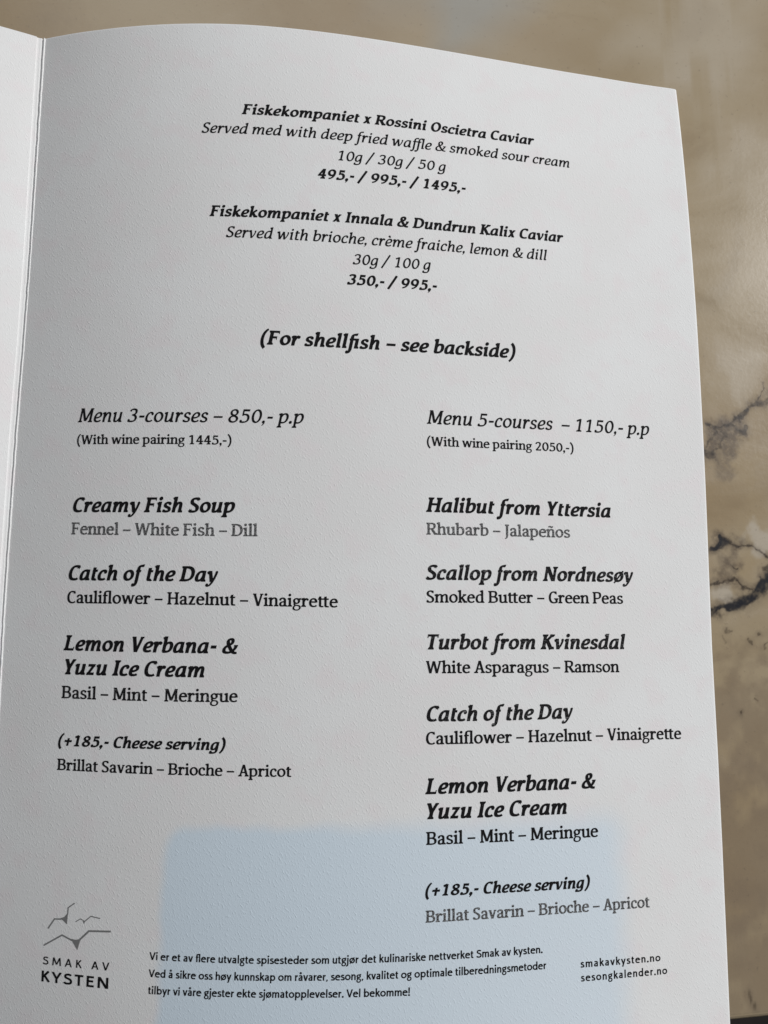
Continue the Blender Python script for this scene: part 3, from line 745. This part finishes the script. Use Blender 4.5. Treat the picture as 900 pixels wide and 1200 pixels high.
def column(r0, r1, z0, z1, n=28):
    vs = [(r*math.cos(2*math.pi*k/n), .35+r*math.sin(2*math.pi*k/n), z) for r, z in ((r0, z0), (r1, z1)) for k in range(n)]
    return vs, [[k, (k+1) % n, n+(k+1) % n, n+k] for k in range(n)]+[list(range(n))[::-1], list(range(n, 2*n))]
v, f = column(.035, .035, -.700, -.0285); mesh_obj('pedestal', v, f, M_metal, table)
v, f = column(.24, .22, -.7195, -.7005); mesh_obj('base_plate', v, f, M_metal, table)
def floor_mat():
    m = NT('dark_floor'); co = m.n('ShaderNodeTexCoord').outputs['Object']
    m.link(m.mix(m.smooth(m.noise(co, 14, 4, .6), .35, .65), (.012, .009, .008), (.026, .020, .018)), 'Base Color'); m.b.inputs['Roughness'].default_value = .55; return m.m
fl = mesh_obj('floor', [(-3, -3, -.72), (3, -3, -.72), (3, 3, -.72), (-3, 3, -.72)], [[0, 1, 2, 3]], floor_mat()); tag(fl, 'dark floor below the table', 'floor', 'structure')

# ---------------------------------------------------------------- the menu
menu = bpy.data.objects.new('folded_menu', None); C.objects.link(menu); menu.location = world(0, .7, zf(0., .7))
tag(menu, 'white folded restaurant menu lying open on the marble table', 'menu')
bpy.context.view_layer.update()
MINV = menu.matrix_world.inverted()
def to_menu(p): p = np.asarray(p, float); return p-np.array(menu.location)
def smooth_edge(tab, x): a = np.array(tab); return np.interp(x, a[:, 0], a[:, 1])
TOPE = [(-.02, 0), (0, 0), (.03, .0010), (.092, .0022), (.137, .0020), (.179, .0014), (.242, .0002), (.316, -.0012), (.42, -.0014), (.55, -.0011), (.709, -.0014), (.858, -.0012), (1, .0022)]
RIGHTE = [(0, .0011), (.25, .0009), (.416, .0010), (.543, .0004), (.666, -.0002), (.785, -.0013), (.901, -.0018), (.97, -.0009), (1.05, .0002), (1.171, .0008), (1.288, .0004), (1.41, -.0006)]
FOLDE = [(0, 0), (.122, .0004), (.235, .0010), (.345, .0017), (.473, .0012), (.597, -.0004), (.737, -.0010), (.834, -.0015), (.926, -.0010), (1.1, 0), (1.42, 0)]
def surf(u, v, lift=0.0):
    x, y, z = sheet(u, v); zx, zy = zf(x, y, 'x'), zf(x, y, 'y')
    n = np.stack([-zx, -zy, np.ones_like(zx)], -1); n /= np.linalg.norm(n, axis=-1, keepdims=True)   # (x, y down, z)
    return world_n(x+n[..., 0]*lift, y+n[..., 1]*lift, z+n[..., 2]*lift)
def sheet_obj(name, top, bot, uv, mat, parent):
    """closed thin sheet from two grids of points (ny, nx, 3)"""
    ny, nx = top.shape[:2]; V = np.concatenate([top.reshape(-1, 3), bot.reshape(-1, 3)]); n = ny*nx
    I = lambda j, i: j*nx+i
    F = []
    for j in range(ny-1):
        for i in range(nx-1):
            q = [I(j, i), I(j+1, i), I(j+1, i+1), I(j, i+1)]; F.append(q); F.append([n+k for k in q[::-1]])
    ring = [I(0, i) for i in range(nx)]+[I(j, nx-1) for j in range(1, ny)]+[I(ny-1, i) for i in range(nx-2, -1, -1)]+[I(j, 0) for j in range(ny-2, 0, -1)]
    nt = len(F)
    for a, b in zip(ring, ring[1:]+ring[:1]): F.append([a, b, n+b, n+a])
    o = mesh_obj(name, V, F, mat, parent, True, np.concatenate([uv.reshape(-1, 2)]*2))
    for p in list(o.data.polygons)[nt:]: p.use_smooth = False
    # keep the rim crisp
    me = o.data; sharp = {tuple(sorted(e)) for a, b in zip(ring, ring[1:]+ring[:1]) for e in ((a, b), (n+a, n+b))}
    for e in me.edges:
        if tuple(sorted(e.vertices)) in sharp: e.use_edge_sharp = True
    return o
NU, NV = 150, 200
uu = np.append(np.linspace(0, .9965, NU-3), [.9978, .999, 1.0])[None, :]; tt = np.concatenate([[0, .0009, .0018], np.linspace(.003, 1, NV-3)])[:, None]
vt = smooth_edge(TOPE, uu); vv = vt+(H-vt)*tt; ue = 1+smooth_edge(RIGHTE, vv); uf = smooth_edge(FOLDE, vv)
U = uf+(ue-uf)*uu; Vv = vv+0*uu
cr = np.clip((U-.988)/.012, 0, 1)*np.clip((.02-Vv)/.02, 0, 1)             # a slightly blunted corner
Vv = Vv+.0018*cr**2
roll = -.0011*np.clip((U-(ue-.0030))/.0030, 0, 1)**2-.0007*np.clip((.0022-(Vv-vt))/.0022, 0, 1)**2      # edge pressed over by the cutter
top = to_menu(surf(U, Vv, roll)); bot = to_menu(surf(U, Vv, -THICK))
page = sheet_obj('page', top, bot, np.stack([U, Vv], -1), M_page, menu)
tag(page, 'right-hand page printed with the set menus')

# left leaf: mirror of the right one, rising from the crease
G = .0115                                   # width of the creased strip
def crease_w(v): return G*(1-.22*np.clip(v/1.0, 0, 1.2))
def left_pt(s, v, lift=0.0):                # s = distance left of the crease strip
    x, y, z = sheet(s, v); zx, zy = zf(x, y, 'x'), zf(x, y, 'y')
    n = np.stack([zx*.87, -zy, np.ones_like(zx)], -1); n /= np.linalg.norm(n, axis=-1, keepdims=True)
    xo = smooth_edge(FOLDE, v)-crease_w(v)
    z = zf(0*x, y)+(z-zf(0*x, y))*.87+.0022             # the left leaf stands a little flatter
    return world_n(xo-x+n[..., 0]*lift, y+n[..., 1]*lift, z+n[..., 2]*lift)
su = np.linspace(0, 1, 110)[None, :][:, ::-1]; vl = tt*H+0*su
vl = vl+smooth_edge(TOPE, su)*(1-tt)*.6
su2 = su+0*vl
leaf = sheet_obj('page', to_menu(left_pt(su2, vl)), to_menu(left_pt(su2, vl, -THICK)), np.stack([-su2-.012, vl], -1), M_card, menu)
tag(leaf, 'left-hand page without visible print')
# the crease: scored strip, dark groove and the bright broken edge of the card
vg = np.linspace(.0006, H-.0006, 260)
prof = [(-1.00, .0021), (-.93, .0009), (-.60, .0004), (-.40, .0002), (-.36, -.0014), (-.28, -.0018), (-.20, -.0008), (-.15, .0014), (-.04, .0018), (.02, .0006), (.03, -.0012)]
pv = []; puv = []
for k, vq in enumerate(vg):
    x0 = float(smooth_edge(FOLDE, vq)); g = float(crease_w(vq)); z0 = float(zf(0., vq))
    j = [mnoise.noise(Vector((vq*70, c*3.1, 2)))*.00030+mnoise.noise(Vector((vq*310, c*5.7, 8)))*.00016 for c in range(3)]; fade = 1-.35*vq
    for i, (a, b) in enumerate(prof):
        amp = (0 if i in (0, 1) else 1)
        pv.append(world(x0+a*g+amp*j[0]*2.2, vq, z0+b*(fade if i > 3 else 1)+amp*j[1]*.8)); puv.append((x0+a*g, vq))
pv = np.array([tuple(p) for p in pv]).reshape(len(vg), len(prof), 3)
low = pv.copy(); low[..., 2] -= THICK*W*.9
sheet_obj('spine_crease', to_menu(pv), to_menu(low), np.array(puv).reshape(len(vg), len(prof), 2), M_card, menu)

# text, face, size in points, left and right end and base line on the page (page widths), ink wear
LINES = [
    ('Fiskekompaniet x Rossini Oscietra Caviar', 'B', 10, 0.3102, 0.7487, [0.00044, 0.14513], 0),
    ('Served med with deep fried waﬄe & smoked sour cream', 'I', 10, 0.2544, 0.8044, [-0.00996, 0.01238, 0.17309], 0),
    ('10g / 30g / 50 g', 'I', 10, 0.4493, 0.6079, [0.00889, 0.20469], 0),
    ('495,- / 995,- / 1495,-', 'B', 10, 0.4201, 0.6377, [0.00819, 0.23578], 0),
    ('Fiskekompaniet x Innala & Dundrun Kalix Caviar', 'B', 10, 0.2706, 0.7883, [-0.02194, 0.02616, 0.29683], 0),
    ('Served with brioche, crème fraiche, lemon & dill', 'I', 10, 0.2947, 0.7613, [-0.0312, 0.0377, 0.32488], 0),
    ('30g / 100 g', 'I', 10, 0.4716, 0.5838, [0.00967, 0.36186], 0),
    ('350,- / 995,-', 'B', 10, 0.4640, 0.5925, [0.01334, 0.39051], 0),
    ('(For shellﬁsh – see backside)', 'B', 12.4, 0.3465, 0.7076, [-0.02414, 0.03455, 0.47857], 0),
    ('Menu 3-courses – 850,- p.p', 'I', 12, 0.0948, 0.4078, [-0.0437, 0.03168, 0.59183], 0),
    ('(With wine pairing 1445,-)', 'R', 8, 0.0951, 0.3110, [0.01163, 0.62428], 0),
    ('Menu 5-courses  – 1150,- p.p', 'I', 12, 0.5767, 0.9118, [-0.01784, 0.03004, 0.58103], 0),
    ('(With wine pairing 2050,-)', 'R', 8, 0.5767, 0.7914, [0.0053, 0.62024], 0),
    ('Creamy Fish Soup', 'B', 12.4, 0.0941, 0.3184, [-0.02601, 0.01615, 0.71737], 0),
    ('Fennel – White Fish – Dill', 'R', 10, 0.0935, 0.3489, [-0.03637, 0.02482, 0.74684], 1),
    ('Catch of the Day', 'B', 12.4, 0.0927, 0.2983, [0.02305, -0.00326, 0.81069], 0),
    ('Cauliﬂower – Hazelnut – Vinaigreƭe', 'R', 10, 0.0924, 0.4568, [0.02202, -0.00228, 0.84109], 0),
    ('Lemon Verbana- &', 'B', 12.4, 0.0904, 0.3271, [0.00732, 0.90284], 0),
    ('Yuzu Ice Cream', 'B', 12.4, 0.0940, 0.2840, [0.00574, 0.93432], 0),
    ('Basil – Mint – Meringue', 'R', 10, 0.0909, 0.3285, [-0.03887, 0.02155, 0.96433], 2),
    ('(+185,- Cheese serving)', 'B', 9, 0.0892, 0.3146, [0.00435, 1.02705], 0),
    ('Brillat Savarin – Brioche – Apricot', 'R', 9, 0.0894, 0.4005, [0.00232, 0.00848, 1.05783], 0),
    ('Halibut from Yttersia', 'B', 12.4, 0.5751, 0.8457, [0.00604, 0.71175], 0),
    ('Rhubarb – Jalapeños', 'R', 10, 0.5757, 0.7824, [0.00412, 0.74378], 1),
    ('Scallop from Nordnesøy', 'B', 12.4, 0.5745, 0.8769, [-0.01256, 0.02088, 0.79933], 2),
    ('Smoked Buƭer – Green Peas', 'R', 10, 0.5753, 0.8599, [0.00487, -0.00414, 0.83864], 0),
    ('Turbot from Kvinesdal', 'B', 12.4, 0.5770, 0.8616, [0.00566, 0.89671], 2),
    ('White Asparagus – Ramson', 'R', 10, 0.5750, 0.8508, [0.00101, 0.00599, 0.92738], 0),
    ('Catch of the Day', 'B', 12.4, 0.5760, 0.7802, [-0.05956, 0.08261, 0.96575], 2),
    ('Cauliﬂower – Hazelnut – Vinaigreƭe', 'R', 10, 0.5752, 0.9427, [0.01166, -0.00995, 1.0251], 0),
    ('Lemon Verbana- &', 'B', 12.4, 0.5744, 0.8111, [0.00288, 1.0846], 0),
    ('Yuzu Ice Cream', 'B', 12.4, 0.5771, 0.7682, [0.00408, 1.11525], 0),
    ('Basil – Mint – Meringue', 'R', 10, 0.5761, 0.8127, [0.01059, -0.01336, 1.15377], 0),
    ('(+185,- Cheese serving)', 'B', 9, 0.5754, 0.7992, [0.00403, 1.21016], 0),
    ('Brillat Savarin – Brioche – Apricot', 'R', 9, 0.5762, 0.8853, [0.04053, -0.06034, 1.26574], 1),
    ('Vi er et av ﬂere utvalgte spisesteder som utgjør det kulinariske nettverket Smak av kysten.', 'S', 6, 0.2259, 0.7313, [-0.01267, 0.01341, 1.28623], 0),
    ('Ved å sikre oss høy kunnskap om råvarer, sesong, kvalitet og optimale tilberedningsmetoder', 'S', 6, 0.2260, 0.7359, [-0.00469, 0.00345, 1.30893], 0),
    ('tilbyr vi våre gjester ekte sjømatopplevelser. Vel bekomme!', 'S', 6, 0.2264, 0.5573, [0.01863, -0.01406, 1.33211], 0),
    ('smakavkysten.no', 'S', 6, 0.7831, 0.8980, [0.01132, 1.30202], 0),
    ('sesongkalender.no', 'S', 6, 0.7833, 0.9072, [0.00918, 1.32047], 0),
]

# ---------------------------------------------------------------- printing
LIFT = .00030                               # toner stands 0.04 mm proud of the card
def print_mesh(name, pts, tris, mat, label=None):
    """pts: page arc-length coordinates (u, v)"""
    used = sorted({i for t in tris for i in t}); re = {a: b for b, a in enumerate(used)}
    P = np.array([pts[i] for i in used]); T = [[re[i] for i in t] for t in tris]
    T = [t if sum(P[t[k-1]][0]*P[t[k]][1]-P[t[k]][0]*P[t[k-1]][1] for k in range(len(t))) < 0 else t[::-1] for t in T]
    o = mesh_obj(name, to_menu(surf(P[:, 0], P[:, 1], LIFT)), T, mat, page, False, P)
    if label: o['label'] = label
    return o
def print_line(text, face, pt, u0, u1, vpoly, ink):
    pts, tris, lo, hi = set_line(text, face, 75 if text.endswith('.no') else 0)
    em = pt/72*.0254/W/1000; k = (u1-u0)/(hi-lo)
    print('line %-42s %s %5.1fpt  width ratio %.3f' % (text[:42], face, pt, k/em))
    q = np.array(pts); u = u0+(q[:, 0]-lo)*k; v = np.polyval(vpoly, u)-q[:, 1]*em
    mat = M_black if face in 'SEH' else M_ink[ink]
    return print_mesh('printed_line', list(zip(u, v)), tris, mat)
for row in LINES: print_line(*row)

# emblem: three gulls in grey, two words in black
def fat_line(f, pts, t):
    for a, b in zip(pts, pts[1:]): f.line(*a, *b, t)
    for p in pts[1:-1]: f.dot(*p, t*.5)
def gulls():
    f = Face(10, 10, 10, 1, 1, 0, 0)
    s = 1e4
    def q(l): return [(a*s, b*s) for a, b in l]
    fat_line(f, q([(.0869, 1.2591), (.0956, 1.2465), (.105, 1.2462)]), 17); f.poly(*q([(.1035, 1.2452), (.109, 1.2432), (.1140, 1.2375), (.1132, 1.2520), (.108, 1.2478)]))
    fat_line(f, q([(.1136, 1.2400), (.1140, 1.2312), (.1227, 1.2250)]), 14)
    fat_line(f, q([(.1252, 1.2479), (.1316, 1.2439), (.1348, 1.2452)]), 10); f.poly(*q([(.1335, 1.2440), (.136, 1.2455), (.1384, 1.2462), (.1366, 1.2500), (.1352, 1.2465)]))
    fat_line(f, q([(.1375, 1.2468), (.1456, 1.2398), (.1584, 1.2418)]), 12)
    fat_line(f, q([(.0819, 1.2806), (.1071, 1.2658), (.1215, 1.2715)]), 19); f.poly(*q([(.1195, 1.2695), (.126, 1.2702), (.133, 1.2688), (.1291, 1.2828)]))
    fat_line(f, q([(.1310, 1.2705), (.1440, 1.2582), (.1734, 1.2570)]), 23)
    V = []; P = []
    for p in f.P:
        a = sum(p[i-1][0]*p[i][1]-p[i][0]*p[i-1][1] for i in range(len(p)))
        if a < 0: p = p[::-1]
        P.append(list(range(len(V), len(V)+len(p)))); V += [Vector(c) for c in p]
    v, fc = merge(V, P)
    return [(c.x/s, c.y/s) for c in v], fc
v, f = gulls(); print_mesh('gull_emblem', v, f, M_grey)
def emblem_word(text, face, u0, u1, v0, v1, em, track):
    pts = []; tris = []; x = 0; lo = 1e9; hi = -1e9
    for ch in text:
        a, t, adv = glyph(face, ch); n = len(pts); pts += [(p[0]+x, p[1]) for p in a]; tris += [[i+n for i in q] for q in t]
        for q in t:
            for i in q: lo = min(lo, a[i][0]+x); hi = max(hi, a[i][0]+x)
        x += adv+track
    k = (u1-u0)/(hi-lo); q = np.array(pts); u = u0+(q[:, 0]-lo)*k
    print('emblem', text, 'ratio', k/em*1000)
    v = v0+(v1-v0)*(u-u0)/(u1-u0)-q[:, 1]*em/1000
    print_mesh('printed_line', list(zip(u, v)), tris, M_black)
emblem_word('SMAK AV', 'E', .0815, .1736, 1.3042, 1.3050, .0150, 260)
emblem_word('KYSTEN', 'H', .0808, .1732, 1.3256, 1.3272, .0205, 90)
